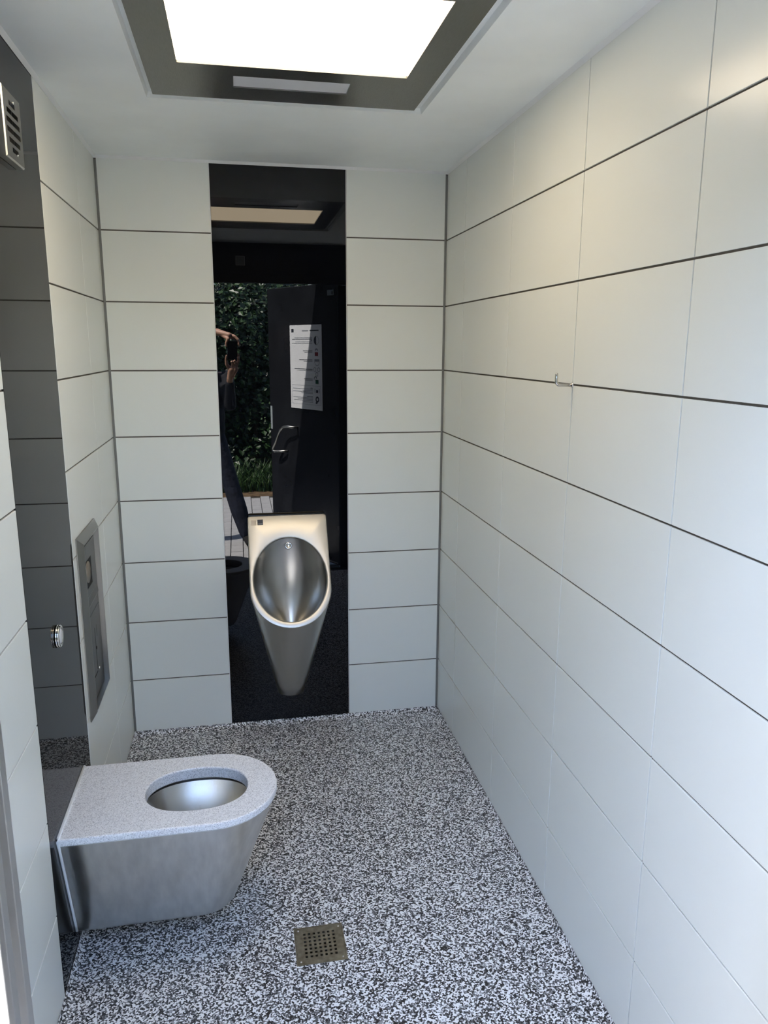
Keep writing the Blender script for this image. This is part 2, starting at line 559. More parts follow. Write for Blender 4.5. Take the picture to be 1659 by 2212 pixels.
# ------------------------------------------------------------------ ceiling lamp
lamp = empty('ceiling_light', ((FX0 + FX1) / 2, (FY0 + FY1) / 2, H))
tag(lamp, 'large lit square ceiling light panel in a wide steel frame', 'ceiling light')
PX0, PX1, PY0, PY1 = -1.015, -0.407, -1.525, -1.046
SX0, SX1, SY0, SY1 = -0.872, -0.550, -0.972, -0.877
LZF = H + 0.004                        # underside of the frame
bm = bmesh.new()
xs = [FX0, PX0, SX0, SX1, PX1, FX1]
ys = [FY0, PY0, PY1, SY0, SY1, FY1]
gv = {}
def hole_cell(i, j):
    xm, ym = (xs[i] + xs[i + 1]) / 2, (ys[j] + ys[j + 1]) / 2
    return (PX0 < xm < PX1 and PY0 < ym < PY1) or (SX0 < xm < SX1 and SY0 < ym < SY1)
T = 0.006
for i in range(5):
    for j in range(5):
        if hole_cell(i, j):
            continue
        c = ((i, j), (i + 1, j), (i + 1, j + 1), (i, j + 1))
        def vv(a, z):
            k = (a[0], a[1], z)
            if k not in gv:
                gv[k] = bm.verts.new((xs[a[0]], ys[a[1]], z))
            return gv[k]
        bm.faces.new([vv(a, LZF) for a in reversed(c)])
        bm.faces.new([vv(a, LZF + T) for a in c])
        for q, (di, dj) in enumerate(((0, -1), (1, 0), (0, 1), (-1, 0))):
            ni, nj = i + di, j + dj
            if not (0 <= ni < 5 and 0 <= nj < 5) or hole_cell(ni, nj):
                a, d2 = c[q], c[(q + 1) % 4]
                bm.faces.new((vv(a, LZF), vv(d2, LZF), vv(d2, LZF + T), vv(a, LZF + T)))
fr = from_bm('frame', bm, M_STEELD)
sk = boxes('skirt', [(FX0, FX0 + 0.002, FY0, FY1, LZF + T, H + 0.0164), (FX1 - 0.002, FX1, FY0, FY1, LZF + T, H + 0.0164),
                   (FX0 + 0.002, FX1 - 0.002, FY0, FY0 + 0.002, LZF + T, H + 0.0164), (FX0 + 0.002, FX1 - 0.002, FY1 - 0.002, FY1, LZF + T, H + 0.0164)], M_STEELD)  # rim added to keep lamp light from leaking round the frame
df = boxes('diffuser', [(PX0 - 0.004, PX1 + 0.004, PY0 - 0.004, PY1 + 0.004, LZF + T, LZF + T + 0.004)], M_LAMP)
win = boxes('sensor_window', [(SX0 - 0.003, SX1 + 0.003, SY0 - 0.003, SY1 + 0.003, LZF + T * 0.6, LZF + T + 0.004)], M_FROST)
win['label'] = 'frosted grey strip window, unlit'
fr['label'] = 'dark brushed steel frame'
df['label'] = 'warm white lit diffuser'
adopt(lamp, fr, sk, df, win)

# ------------------------------------------------------------------ toilet
TY = -1.190                            # centre line
toilet = empty('toilet', (-W, TY, 0))
tag(toilet, 'wall-hung stainless steel toilet with speckled grey seat slab', 'toilet')
def d_outline(x0, xc, hw, rl, n=28, back=True):
    """D plan: straight sides from x0 to xc, rounded front reaching rl beyond xc; starts at the wall, near side (-y)"""
    pts = [(x0, TY - hw)]
    pts += [(x0 + (xc - x0) * k / 6, TY - hw) for k in range(1, 6)]
    for k in range(n + 1):
        a = -math.pi / 2 + math.pi * k / n
        pts.append((xc + rl * math.cos(a), TY + hw * math.sin(a)))
    pts += [(x0 + (xc - x0) * k / 6, TY + hw) for k in range(5, 0, -1)]
    pts.append((x0, TY + hw))
    return pts
SEAT_T, SEAT_B = 0.425, 0.404
# seat slab with oval opening, matched by angle around the opening centre
HC = (-1.050, TY)
def ray_hit(poly, c, ang):
    dx, dy = math.cos(ang), math.sin(ang)
    best = None
    n = len(poly)
    for i in range(n):
        ax, ay = poly[i][0] - c[0], poly[i][1] - c[1]
        bx, by = poly[(i + 1) % n][0] - c[0], poly[(i + 1) % n][1] - c[1]
        ex, ey = bx - ax, by - ay
        den = dx * ey - dy * ex
        if abs(den) < 1e-12:
            continue
        t = (ax * ey - ay * ex) / den
        s = (ax * dy - ay * dx) / den
        if t > 0 and -1e-9 <= s <= 1 + 1e-9 and (best is None or t > best):
            best = t
    return (c[0] + dx * best, c[1] + dy * best)
def superell(a, bb, ang, p=2.25):
    c, s = math.cos(ang), math.sin(ang)
    r = (abs(c / a) ** p + abs(s / bb) ** p) ** (-1 / p)
    return r * c, r * s
outer = d_outline(-W + 0.003, -1.000, 0.185, 0.183)
angs = sorted(set([2 * math.pi * k / 120 for k in range(120)] +
                  [math.atan2(y - HC[1], x - HC[0]) % (2 * math.pi) for x, y in (outer[0], outer[-1])]))
rin = lambda g, z: [(HC[0] + superell(0.146 + g, 0.110 + g, a)[0], HC[1] + superell(0.146 + g, 0.110 + g, a)[1], z) for a in angs]
def rout(inset, z):
    o = d_outline(-W + 0.003, -1.000, 0.185 - inset, 0.183 - inset)
    return [(*ray_hit(o, HC, a), z) for a in angs]
rings = [rin(0.012, SEAT_T - 0.036), rin(0.002, SEAT_T - 0.037), rin(0.0, SEAT_T - 0.034), rin(0.0, SEAT_T - 0.004), rin(0.0015, SEAT_T - 0.001), rin(0.004, SEAT_T), rout(0.004, SEAT_T), rout(0.001, SEAT_T - 0.0015),
         rout(0.0, SEAT_T - 0.005), rout(0.0, SEAT_B + 0.003), rout(0.002, SEAT_B), rin(0.013, SEAT_B), rin(0.012, SEAT_T - 0.036)]
vs, fs = loft(rings)
seat = from_data('seat', vs, fs, M_SEAT, None, False)
seat['label'] = 'speckled grey mineral slab seat with oval opening'
# steel body: outer shell lofted from the seat outline to a narrow foot
def body_ring(z):
    t = (SEAT_B - z) / (SEAT_B - 0.052)
    hw = 0.181 + (0.078 - 0.181) * t
    xc = -1.000 + (-1.045 + 1.000) * t
    rl = 0.180 + (0.090 - 0.180) * t
    return [(x, y, z) for x, y in d_outline(-W + 0.002, xc, hw, rl)]
zs = [SEAT_B - 0.0015, 0.39, 0.33, 0.26, 0.19, 0.12, 0.075]
rings = [body_ring(z) for z in zs]
base = body_ring(0.058)
def shrink(r, k, z):
    return [(max(-W + 0.002, -1.2 + (x + 1.2) * k) if x > -W + 0.01 else x, TY + (y - TY) * k, z) for x, y, zz in r]
rings += [shrink(base, 1.0, 0.062), shrink(base, 0.97, 0.054), shrink(base, 0.90, 0.050)]
vs, fs = loft(rings, True, False, True)
body = from_data('bowl_shell', vs, fs, M_STEELH, None, True)
# inner bowl
def inner(k, z, kx=None):
    return [(HC[0] + superell(0.158 * k, 0.122 * k, a)[0], HC[1] + superell(0.158 * k, 0.122 * k, a)[1], z) for a in angs]
vs, fs = loft([inner(0.99, 0.392), inner(0.985, 0.375)])
shade_ring = from_data('shade_ring', vs, fs, M_RUBBER, None, True)  # black ring painted in for the shade below the seat slab
rings = [inner(0.985, 0.3755), inner(0.945, 0.335), inner(0.86, 0.285), inner(0.72, 0.235), inner(0.52, 0.20), inner(0.30, 0.185), inner(0.10, 0.18)]
vs, fs = loft(rings, True, False, True)
bowl = from_data('inner_bowl', vs, fs, M_INNER, None, True)
# silicone bead along the wall joint
bead_pts = []
for z in np.linspace(0.060, SEAT_T - 0.004, 12):
    t = max(0, (SEAT_B - z) / (SEAT_B - 0.052))
    hw = 0.186 if z > SEAT_B else 0.181 + (0.078 - 0.181) * t
    bead_pts.append((-W + 0.003, TY - hw - 0.001, z))
bead_pts.append((-W + 0.003, TY - 0.180, SEAT_T + 0.0015))
bead_pts.append((-W + 0.003, TY + 0.180, SEAT_T + 0.0015))
for z in np.linspace(SEAT_T - 0.004, 0.060, 12):
    t = max(0, (SEAT_B - z) / (SEAT_B - 0.052))
    hw = 0.186 if z > SEAT_B else 0.181 + (0.078 - 0.181) * t
    bead_pts.append((-W + 0.003, TY + hw + 0.001, z))
bead = tube('silicone_seal', bead_pts, 0.0042, M_SILI, n=8)
lipring = [p for p in body_ring(SEAT_B - 0.001)]
lip = tube('seat_joint', [(x, y, SEAT_B - 0.0005) for x, y, z in body_ring(SEAT_B - 0.001)], 0.0022, M_SILI, n=6)
drops = []
bm = bmesh.new()
for i in range(26):
    a = random.uniform(0.5, 2.4)
    k = random.uniform(0.80, 0.90)
    x, y = superell(0.158 * k, 0.122 * k, a)
    bmesh.ops.create_icosphere(bm, subdivisions=1, radius=random.uniform(0.0008, 0.0016),
                               matrix=Matrix.Translation((HC[0] + x, HC[1] + y, 0.28 + (k - 0.82) / 0.11 * 0.06)))
drop = from_bm('water_drops', bm, M_CHROME, None, True)
drop['kind'] = 'stuff'
adopt(toilet, seat, body, bowl, shade_ring, bead, lip, drop)

# ------------------------------------------------------------------ urinal
UX = -0.700
urinal = empty('urinal', (UX, 0, 0.16))
tag(urinal, 'stainless steel conical urinal mounted on the black glass strip', 'urinal')
UTAN = 0.634
UC = 1 / math.sqrt(1 + UTAN * UTAN)           # cos of the face tilt
US = UTAN * UC
def up(u, s, w=0.0):
    """urinal face: u sideways, s down along the face from the top edge, w out of the face"""
    y = -0.030 - s * US
    z = 0.983 - s * UC
    return (UX + u, y - w * UC, z + w * US)
R_, SA = 0.170, 0.329                         # half width, distance down to the arc centre
def u_outline(ins=0.0, n=40):
    r = R_ - ins
    pts = []
    cr = 0.012
    for k in range(5):
        a = math.pi / 2 * k / 4
        pts.append((-r + cr - cr * math.cos(a) if False else -r + cr * (1 - math.sin(a)), ins + cr * (1 - math.cos(a))))
    pts = list(reversed(pts))
    # now from (-r, cr) side upwards... rebuild in order: top-left corner, across, right side, arc, left side
    o = []
    for k in range(5):
        a = math.pi / 2 * k / 4
        o.append((-r + cr * (1 - math.sin(a)) , ins + cr * (1 - math.cos(a))) if False else (-r + cr - cr * math.cos(a), ins + cr - cr * math.sin(a)))
    for k in range(5):
        a = math.pi / 2 * k / 4
        o.append((r - cr + cr * math.sin(a), ins + cr - cr * math.cos(a)))
    for k in range(n + 1):
        a = math.pi * k / n
        o.append((r * math.cos(a), SA + r * math.sin(a)))
    return o
HS, HU, HV = 0.287, 0.153, 0.184
uang = [2 * math.pi * k / 128 for k in range(128)] + [math.atan2(p[1] - HS, p[0]) % (2 * math.pi) for p in u_outline()[:10]]
uang = sorted(set(round(a, 6) for a in uang))
def uring(ins, w):
    o = u_outline(ins)
    return [up(*ray_hit(o, (0, HS), a), w) for a in uang]
def hring(g, w):
    return [up((HU + g) * math.cos(a), HS + (HV + g) * math.sin(a), w) for a in uang]
rings = [uring(0.0, -0.012), uring(0.0, -0.003), uring(0.0012, -0.0008), uring(0.004, 0.0), hring(0.006, 0.0), hring(0.002, -0.0012), hring(0.0, -0.005), hring(0.0, -0.012)]
vs, fs = loft(rings)
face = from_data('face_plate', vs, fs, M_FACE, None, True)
# inner bowl: from the opening to the outlet
outlet = Vector((UX, -0.150, 0.490))
rings = []
hr = hring(0.0, -0.011)
for k in range(15):
    t = k / 14
    ring = []
    for a, p in zip(uang, hr):
        q = outlet + Vector((0.026 * math.cos(a), 0.026 * -math.sin(a) * 1.0, 0))
        tx = t ** 1.9
        ty = t ** (0.75 if math.sin(a) > 0 else 0.8)
        x = p[0] * (1 - tx) + q.x * tx
        y = p[1] * (1 - ty) + q.y * ty
        z = p[2] * (1 - t) + q.z * t
        back = max(0, -math.sin(a))
        y += 0.035 * back * math.sin(math.pi * t) ** 0.8
        ring.append((x, min(y, -0.012), z))
    rings.append(ring)
vs, fs = loft(rings, True, False, False)
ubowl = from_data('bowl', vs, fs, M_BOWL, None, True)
strainer = lathe('outlet_strainer', outlet + Vector((0, 0, -0.004)), (0, 0, 1), [(0, 0.030), (0.004, 0.029), (0.0065, 0.022), (0.0068, 0.0)], M_CHROME, n=28)
# cone below the rim and casing to the wall
arc = [up(R_ * math.cos(math.pi - math.pi * k / 40), SA + R_ * math.sin(math.pi * k / 40), -0.010) for k in range(41)]
ZB = 0.162
bot = [(UX - 0.060 * math.cos(math.pi * k / 40), -0.030 - 0.060 * math.sin(math.pi * k / 40), ZB) for k in range(41)]
rows = []
for t in np.linspace(0, 1, 9):
    rows.append([tuple(Vector(a) * (1 - t) + Vector(c) * t) for a, c in zip(arc, bot)])
vs, fs = loft(rows, False)
n0 = len(vs)
m = 41
for k in range(9):                              # side walls back to the glass
    for e in (0, m - 1):
        p = vs[k * m + e]
        vs.append((p[0], -0.0015, p[2]))
for k in range(8):
    fs.append((k * m, (k + 1) * m, n0 + 2 * (k + 1), n0 + 2 * k))
    fs.append((k * m + m - 1, n0 + 2 * k + 1, n0 + 2 * (k + 1) + 1, (k + 1) * m + m - 1))
fs.append(tuple(8 * m + i for i in range(m)) + (n0 + 17, n0 + 16))
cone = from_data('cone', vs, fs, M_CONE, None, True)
tl, tr = up(-R_, 0.0115, -0.010), up(R_, 0.0115, -0.010)
al, ar = up(-R_, SA, -0.010), up(R_, SA, -0.010)
tl2, tr2 = up(-R_ + 0.006, 0.002, -0.010), up(R_ - 0.006, 0.002, -0.010)
cas_v, cas_f = [], []
line = [al, tl, tl2, tr2, tr, ar]
for p in line:
    cas_v.append(p)
    cas_v.append((p[0], -0.0015, p[2]))
for k in range(5):
    cas_f.append((2 * k, 2 * k + 1, 2 * k + 3, 2 * k + 2))
casing = from_data('casing', cas_v, cas_f, M_STEEL)
nrm = Vector((0, -UC, US))
sp = Vector(up(0.0, HS - HV + 0.030, -0.026))
sens = lathe('sensor', sp, (0, -0.93, 0.35), [(-0.012, 0.0155), (0.002, 0.0155), (0.0035, 0.0135), (0.0035, 0.011), (0.0025, 0.010), (0.0025, 0.0)], M_HOOK, n=32)
sens['label'] = 'round flush sensor'
def face_box(u0, u1, s0, s1, w0, w1, name, mat):
    vs = [up(u, s, w) for w in (w0, w1) for u, s in ((u0, s0), (u1, s0), (u1, s1), (u0, s1))]
    return from_data(name, vs, [(3, 2, 1, 0), (4, 5, 6, 7), (0, 1, 5, 4), (1, 2, 6, 5), (2, 3, 7, 6), (3, 0, 4, 7)], mat)
bx = -0.128
badge = face_box(bx, bx + 0.0235, 0.018, 0.043, 0.0, 0.0008, 'badge', M_INK)
badge['label'] = 'small black square maker badge'
bar = face_box(bx + 0.0025, bx + 0.021, 0.0365, 0.039, 0.0008, 0.0011, 'badge_bar', M_PLATEG)
stick = face_box(bx - 0.027, bx - 0.0045, 0.0185, 0.0435, 0.0, 0.0004, 'blank_sticker', P('clear_sticker', (0.62, 0.52, 0.40), 0.4))
adopt(urinal, face, ubowl, strainer, cone, casing, sens, badge, stick)
bar.parent = badge

# ------------------------------------------------------------------ paper dispenser let into the left wall
disp = empty('paper_dispenser', (-W, -0.71, 0.50))
tag(disp, 'tall stainless steel recessed paper dispenser on the left wall', 'dispenser')
Y0, Y1, Z0, Z1 = -0.862, -0.557, 0.497, 1.112
def xw(d):       # distance out of the wall
    return -W + d
def fr_ring(i, d):
    return [(xw(d), Y0 + i, Z0 + i), (xw(d), Y1 - i, Z0 + i), (xw(d), Y1 - i, Z1 - i), (xw(d), Y0 + i, Z1 - i)]
rings = [fr_ring(0, 0.0005), fr_ring(0, 0.004), fr_ring(0.024, 0.020), fr_ring(0.028, 0.020), fr_ring(0.029, 0.001)]
vs, fs = loft(rings)
dframe = from_data('frame', vs, fs, M_DISP)
def xq(d):       # depths inside the frame sit low in it
    return xw(0.0006 + d * 0.32)
dback = boxes('back_plate', [(xq(0.0005), xq(0.004), Y0 + 0.028, Y1 - 0.028, Z0 + 0.028, Z1 - 0.028)], M_PANEL)
py0, py1 = Y0 + 0.034, Y1 - 0.034
# upper paper hatch with opening
bm = bmesh.new()
oy0, oy1, oz0, oz1 = -0.782, -0.662, 0.915, 1.008
for q in ((py0, oy0, 0.822, 1.06), (oy1, py1, 0.822, 1.06), (oy0, oy1, oz1, 1.06), (oy0, oy1, 0.822, oz0)):
    box_bm(bm, xq(0.004), xq(0.0105), q[0], q[1], q[2], q[3])
hatch = from_bm('paper_hatch', bm, M_PANEL)
void = boxes('paper_slot', [(xq(0.0042), xq(0.0052), oy0, oy1, oz0, oz1)], M_DARK)
roll = lathe('paper_roll', (xq(0.004), -0.722, 0.966), (1, 0, 0), [(0, 0.0), (0.0005, 0.036), (0.0028, 0.036), (0.0032, 0.012), (0.0025, 0.0)], P('recycled_paper', (0.22, 0.20, 0.17), 0.9), n=28)
tong = from_data('tear_lip', [(xq(0.0105), oy0, oz0), (xq(0.0105), oy1, oz0), (xq(0.020), oy1 - 0.004, oz0 - 0.022), (xq(0.020), oy0 + 0.004, oz0 - 0.022),
                              (xq(0.0105), oy0, oz0 - 0.030), (xq(0.0105), oy1, oz0 - 0.030)],
                 [(0, 1, 2, 3), (3, 2, 5, 4), (0, 3, 4), (1, 5, 2)], M_PANEL)
tdark = boxes('lip_gap', [(xq(0.0106), xq(0.0122), oy0 - 0.006, oy0 + 0.010, oz0 - 0.040, oz0 - 0.012)], M_DARK)
topb = boxes('top_panel', [(xq(0.004), xq(0.0100), py0, py1, 1.0635, Z1 - 0.034)], M_PANEL, bevel=0.0008)
shelf = from_data('ledge', [(xq(0.0105), py0 + 0.03, 0.872), (xq(0.0105), py1, 0.880), (xq(0.017), py1, 0.862), (xq(0.017), py0 + 0.03, 0.855), (xq(0.0105), py0 + 0.03, 0.848), (xq(0.0105), py1, 0.852)],
                  [(0, 1, 2, 3), (3, 2, 5, 4), (0, 3, 4), (1, 5, 2)], M_PANEL)
# lower door
ldoor = boxes('lower_door', [(xq(0.004), xq(0.0105), py0, py1, 0.594, 0.8185)], M_PANEL, bevel=0.0008)
sl = []
sl.append(boxes('slot', [(xq(0.0105), xq(0.0108), -0.7010, -0.6930, 0.612, 0.761)], M_DARK))
sl.append(boxes('slot', [(xq(0.0105), xq(0.0108), -0.6690, -0.6640, 0.720, 0.762)], M_DARK))
sl.append(boxes('slot', [(xq(0.0105), xq(0.0108), -0.775, -0.6950, 0.602, 0.608)], M_DARK))
keyh = lathe('keyhole', (xq(0.0105), -0.690, 0.687), (1, 0, 0), [(0, 0.006), (0.0012, 0.006), (0.0012, 0)], M_DARK, n=16)
knob = lathe('lock_knob', (xq(0.0105), -0.686, 0.612), (1, 0, 0), [(0, 0.006), (0.004, 0.006), (0.006, 0.004), (0.0065, 0)], M_CHROME, n=16)
lpan = boxes('bottom_panel', [(xq(0.004), xq(0.0095), py0, py1, Z0 + 0.034, 0.5915)], M_PANEL, bevel=0.0008)
adopt(disp, dframe, dback, hatch, topb, ldoor, lpan, shelf, roll, tong)
for o, p in ((void, hatch), (tdark, tong), (keyh, ldoor), (knob, ldoor), *((s, ldoor) for s in sl)):
    o.parent = p

# ------------------------------------------------------------------ flush button on the dark glass
btn = empty('flush_button', (-W, -1.176, 0.918))
tag(btn, 'round chrome flush button on the dark glass above the toilet', 'button')
r1 = lathe('ring', (-W + 0.0002, -1.176, 0.918), (1, 0, 0), [(0, 0.0315), (0.0030, 0.0315), (0.0038, 0.0305), (0.0050, 0.0305), (0.0058, 0.0315), (0.0085, 0.0312), (0.0105, 0.0285), (0.0105, 0.0230), (0.0090, 0.0220), (0.0060, 0.0)], M_CHROME, n=48)
r2 = lathe('button_cap', (-W + 0.0062, -1.176, 0.918), (1, 0, 0), [(0, 0.0212), (0.003, 0.0212), (0.0045, 0.019), (0.0052, 0.0)], M_FROST, n=40)
adopt(btn, r1, r2)

# ------------------------------------------------------------------ vent cover on the dark glass
vent = empty('vent_cover', (-W, -1.224, 2.19))
tag(vent, 'square steel louvred vent cover high on the dark glass', 'vent')
vy0, vy1, vz0, vz1 = -1.299, -1.150, 2.115, 2.267
vyc, vzc = (vy0 + vy1) / 2, (vz0 + vz1) / 2
def vr(i, d):
    return [(-W + d, vy0 + i, vz0 + i), (-W + d, vy1 - i, vz0 + i), (-W + d, vy1 - i, vz1 - i), (-W + d, vy0 + i, vz1 - i)]
# face with six horizontal slots cut out, clipped to a circle
slots = []
for z in (2.2405, 2.2205, 2.2000, 2.1790, 2.1575, 2.1390):
    hl = math.sqrt(max(0.0556 ** 2 - (z - 2.190) ** 2, 0.0006))
    slots.append((vyc - hl, vyc + hl, z - 0.0055, z + 0.0055))
bm = bmesh.new()
zc = [vz0 + 0.003]
for s in sorted(slots, key=lambda q: q[2]):
    zc += [s[2], s[3]]
zc.append(vz1 - 0.003)
XF = -W + 0.020
srt = sorted(slots, key=lambda q: q[2])
for i in range(len(zc) - 1):
    a, c = zc[i], zc[i + 1]
    def rect(y0, y1):
        bm.faces.new([bm.verts.new(p) for p in ((XF, y0, a), (XF, y1, a), (XF, y1, c), (XF, y0, c))])
    if i % 2 == 0:
        rect(vy0 + 0.003, vy1 - 0.003)
    else:
        s = srt[i // 2]
        rect(vy0 + 0.003, s[0])
        rect(s[1], vy1 - 0.003)
vface = from_bm('louvre_plate', bm, M_DISP)
vs, fs = loft([vr(0, 0.0005), vr(0, 0.017), vr(0.003, 0.020)])
vedge = from_data('edge', vs, fs, M_STEEL)
vback = boxes('duct', [(-W + 0.0006, -W + 0.002, vy0 + 0.01, vy1 - 0.01, vz0 + 0.01, vz1 - 0.01)], M_DARK)
vscr = [lathe('rivet', (XF, vyc + dy, z), (1, 0, 0), [(0, 0.0042), (0.0015, 0.0036), (0.0025, 0.0)], M_CHROME, n=14) for dy, z in ((0.012, 2.2475), (0.014, 2.1335))]
adopt(vent, vface, vedge, vback, *vscr)

# ------------------------------------------------------------------ coat hook on the right wall
hook = empty('coat_hook', (0, -1.322, 1.598))
tag(hook, 'small bent steel coat hook on the right tiled wall', 'hook')
pts = [(0.0, -1.322, 1.598), (-0.030, -1.322, 1.598)]
for k in range(1, 7):
    a = math.pi / 2 * k / 6
    pts.append((-0.036 - 0.011 * math.sin(a), -1.322, 1.598 + 0.011 * (1 - math.cos(a))))
pts += [(-0.047, -1.322, 1.629), (-0.047, -1.322, 1.6305)]
rod = tube('rod', pts, [0.0042] * (len(pts) - 1) + [0.0025], M_HOOK, n=14)
ros = lathe('collar', (0.0, -1.322, 1.598), (-1, 0, 0), [(-0.001, 0.0065), (0.002, 0.0065), (0.003, 0.0055), (0.003, 0)], M_CHROME, n=20)
adopt(hook, rod, ros)

# ------------------------------------------------------------------ door leaf, opened outwards (mirrored in the black glass)
HN = Vector((-0.147, -2.486, 0))
FRE = Vector((-0.622, -3.315, 0))
DD = (FRE - HN).normalized()
DN = Vector((DD.y, -DD.x, 0))            # out of the inner face, towards -x
LD = (FRE - HN).length
DT = 2.163
def dp(s, z, w):
    """door point: s from hinge, height z, w out of the inner face"""
    q = HN + DD * s + DN * w
    return (q.x, q.y, z)
def dbox(name, s0, s1, z0, z1, w0, w1, mat, parent=None):
    vs = [dp(s, z, w) for w in (w0, w1) for s, z in ((s0, z0), (s1, z0), (s1, z1), (s0, z1))]
    return from_data(name, vs, [(3, 2, 1, 0), (4, 5, 6, 7), (0, 1, 5, 4), (1, 2, 6, 5), (2, 3, 7, 6), (3, 0, 4, 7)], mat, parent)
door = empty('door_1', HN)
tag(door, 'dark door leaf standing open outside, mirrored in the black glass', 'door', kind='structure')
leaf = dbox('leaf', 0.0, LD, 0.0, DT - 0.004, -0.045, 0.0, M_DOOR)
tops = dbox('top_strip', 0.0, LD, DT - 0.004, DT, -0.045, 0.001, M_ALU)
edge = dbox('edge_strip', LD, LD + 0.0015, 0.0, DT, -0.045, 0.001, M_ANTH)
kick = dbox('bottom_strip', 0.02, LD - 0.02, 0.010, 0.018, 0.0, 0.003, M_ALU)
lock = dbox('lock_plate', LD - 0.032, LD - 0.004, 1.010, 1.205, 0.0, 0.002, M_PLATEG)
hp = [dp(0.55, 1.055, 0.0), dp(0.55, 1.055, 0.040), dp(0.60, 1.058, 0.055), dp(0.67, 1.050, 0.060), dp(0.72, 1.020, 0.060), dp(0.76, 0.965, 0.060), dp(0.80, 0.905, 0.060),
      dp(0.835, 0.862, 0.060), dp(0.845, 0.842, 0.058), dp(0.83, 0.832, 0.053), dp(0.78, 0.836, 0.045), dp(0.72, 0.842, 0.030), dp(0.70, 0.842, 0.0)]
handle = tube('handle', hp, 0.010, M_STEEL, n=12)
adopt(door, leaf, tops, edge, kick, lock, handle)

# notice on the door
notice = empty('notice', dp(0.41, 1.21, 0.0))
tag(notice, 'white printed notice with pictograms stuck on the open door', 'notice')
NS0, NS1, NZ0, NZ1 = 0.196, 0.632, 1.210, 1.866
sheet = dbox('sheet', NS0, NS1, NZ0, NZ1, 0.0006, 0.003, M_PAPER)
prt = []
NW, NH = NS1 - NS0, NZ1 - NZ0
def ink(u0, u1, v0, v1, mat, name):
    """u from the hinge side (left of the page), v from the top, as fractions"""
    o = dbox(name, NS0 + u0 * NW, NS0 + u1 * NW, NZ1 - v1 * NH, NZ1 - v0 * NH, 0.003, 0.0034, mat)
    prt.append(o)
    return o
ink(0.09, 0.36, 0.060, 0.075, M_INK, 'heading')
ink(0.41, 0.60, 0.062, 0.075, M_INKG, 'heading')
ink(0.87, 0.945, 0.045, 0.085, M_INK, 'emblem')
for v, u1, mm in ((0.145, 0.85, M_INKG), (0.162, 0.92, M_INK), (0.178, 0.33, M_INK), (0.195, 0.82, M_INKG), (0.212, 0.93, M_INKG),
              (0.300, 0.58, M_INK), (0.317, 0.54, M_INKG), (0.405, 0.70, M_INK), (0.422, 0.56, M_INKG), (0.515, 0.86, M_INK), (0.532, 0.78, M_INKG),
              (0.630, 0.56, M_INK), (0.647, 0.54, M_INKG),
              (0.738, 0.36, M_INK), (0.752, 0.93, M_INKG), (0.770, 0.62, M_INKG), (0.786, 0.93, M_INKG), (0.802, 0.66, M_INKG),
              (0.842, 0.48, M_INK), (0.857, 0.92, M_INKG), (0.873, 0.78, M_INKG), (0.890, 0.90, M_INKG), (0.908, 0.60, M_INKG)):
    ink(0.29, u1, v, v + 0.007, mm, 'text_line')
for u0, u1, v0, v1 in ((0.05, 0.955, 0.713, 0.716), (0.05, 0.955, 0.940, 0.943), (0.05, 0.054, 0.713, 0.943), (0.951, 0.955, 0.713, 0.943)):
    ink(u0, u1, v0, v1, M_INKG, 'border_line')
def disc(u, v, r, mat, name, w=0.0034, ri=0.0, n=24, a0=0.0, a1=2 * math.pi):
    c = (NS0 + u * NW, NZ1 - v * NH)
    ring = []
    for rr in (r, max(ri, 1e-4)):
        for w_ in (0.003, w):
            pass
    vs, fs = [], []
    for k in range(n + 1):
        a = a0 + (a1 - a0) * k / n
        for rr, ww in ((r, 0.003), (r, w), (max(ri, 1e-4), w), (max(ri, 1e-4), 0.003)):
            vs.append(dp(c[0] + rr * math.cos(a), c[1] + rr * math.sin(a), ww))
    for k in range(n):
        for q in range(3):
            fs.append((4 * k + q, 4 * k + q + 1, 4 * k + 5 + q, 4 * k + 4 + q))
    o = from_data(name, vs, fs, mat)
    prt.append(o)
    return o
disc(0.165, 0.182, 0.034, M_INKG, 'pictogram', ri=0.031)
disc(0.165, 0.182, 0.031, M_INK, 'pictogram', a0=-math.pi / 2, a1=math.pi / 2)
ink(0.115, 0.215, 0.318, 0.362, M_RED, 'pictogram')
disc(0.165, 0.305, 0.019, M_INK, 'pictogram', ri=0.013, a0=0, a1=math.pi)
disc(0.150, 0.425, 0.034, M_INKG, 'pictogram', ri=0.030, a0=math.pi * 1.0, a1=math.pi * 2)
ink(0.075, 0.225, 0.400, 0.428, M_INKG, 'pictogram')
for u, v in ((0.10, 0.520), (0.22, 0.520), (0.16, 0.575)):
    disc(u, v, 0.018, M_INKG, 'pictogram', ri=0.013)
ink(0.11, 0.205, 0.640, 0.688, M_GREEN, 'pictogram')
disc(0.205, 0.628, 0.019, M_INK, 'pictogram', ri=0.013, a0=-0.4, a1=math.pi)
ink(0.130, 0.190, 0.760, 0.795, M_INK, 'pictogram')
ink(0.085, 0.100, 0.745, 0.795, M_INKG, 'pictogram')
ink(0.220, 0.235, 0.745, 0.795, M_INKG, 'pictogram')
disc(0.155, 0.872, 0.024, M_INK, 'pictogram', ri=0.011)
ink(0.155, 0.205, 0.905, 0.925, M_INK, 'pictogram')
adopt(notice, sheet)
for o in prt:
    o.parent = sheet

tagp = empty('door_sticker', dp(0.082, 2.09, 0))
tag(tagp, 'small grey label at the top hinge corner of the open door', 'sticker')
s1 = dbox('label_card', 0.040, 0.122, 2.073, 2.113, 0.0006, 0.002, M_PLATEG)
s2 = dbox('label_mark', 0.052, 0.068, 2.082, 2.104, 0.002, 0.0024, M_INK)
adopt(tagp, s1)
s2.parent = s1

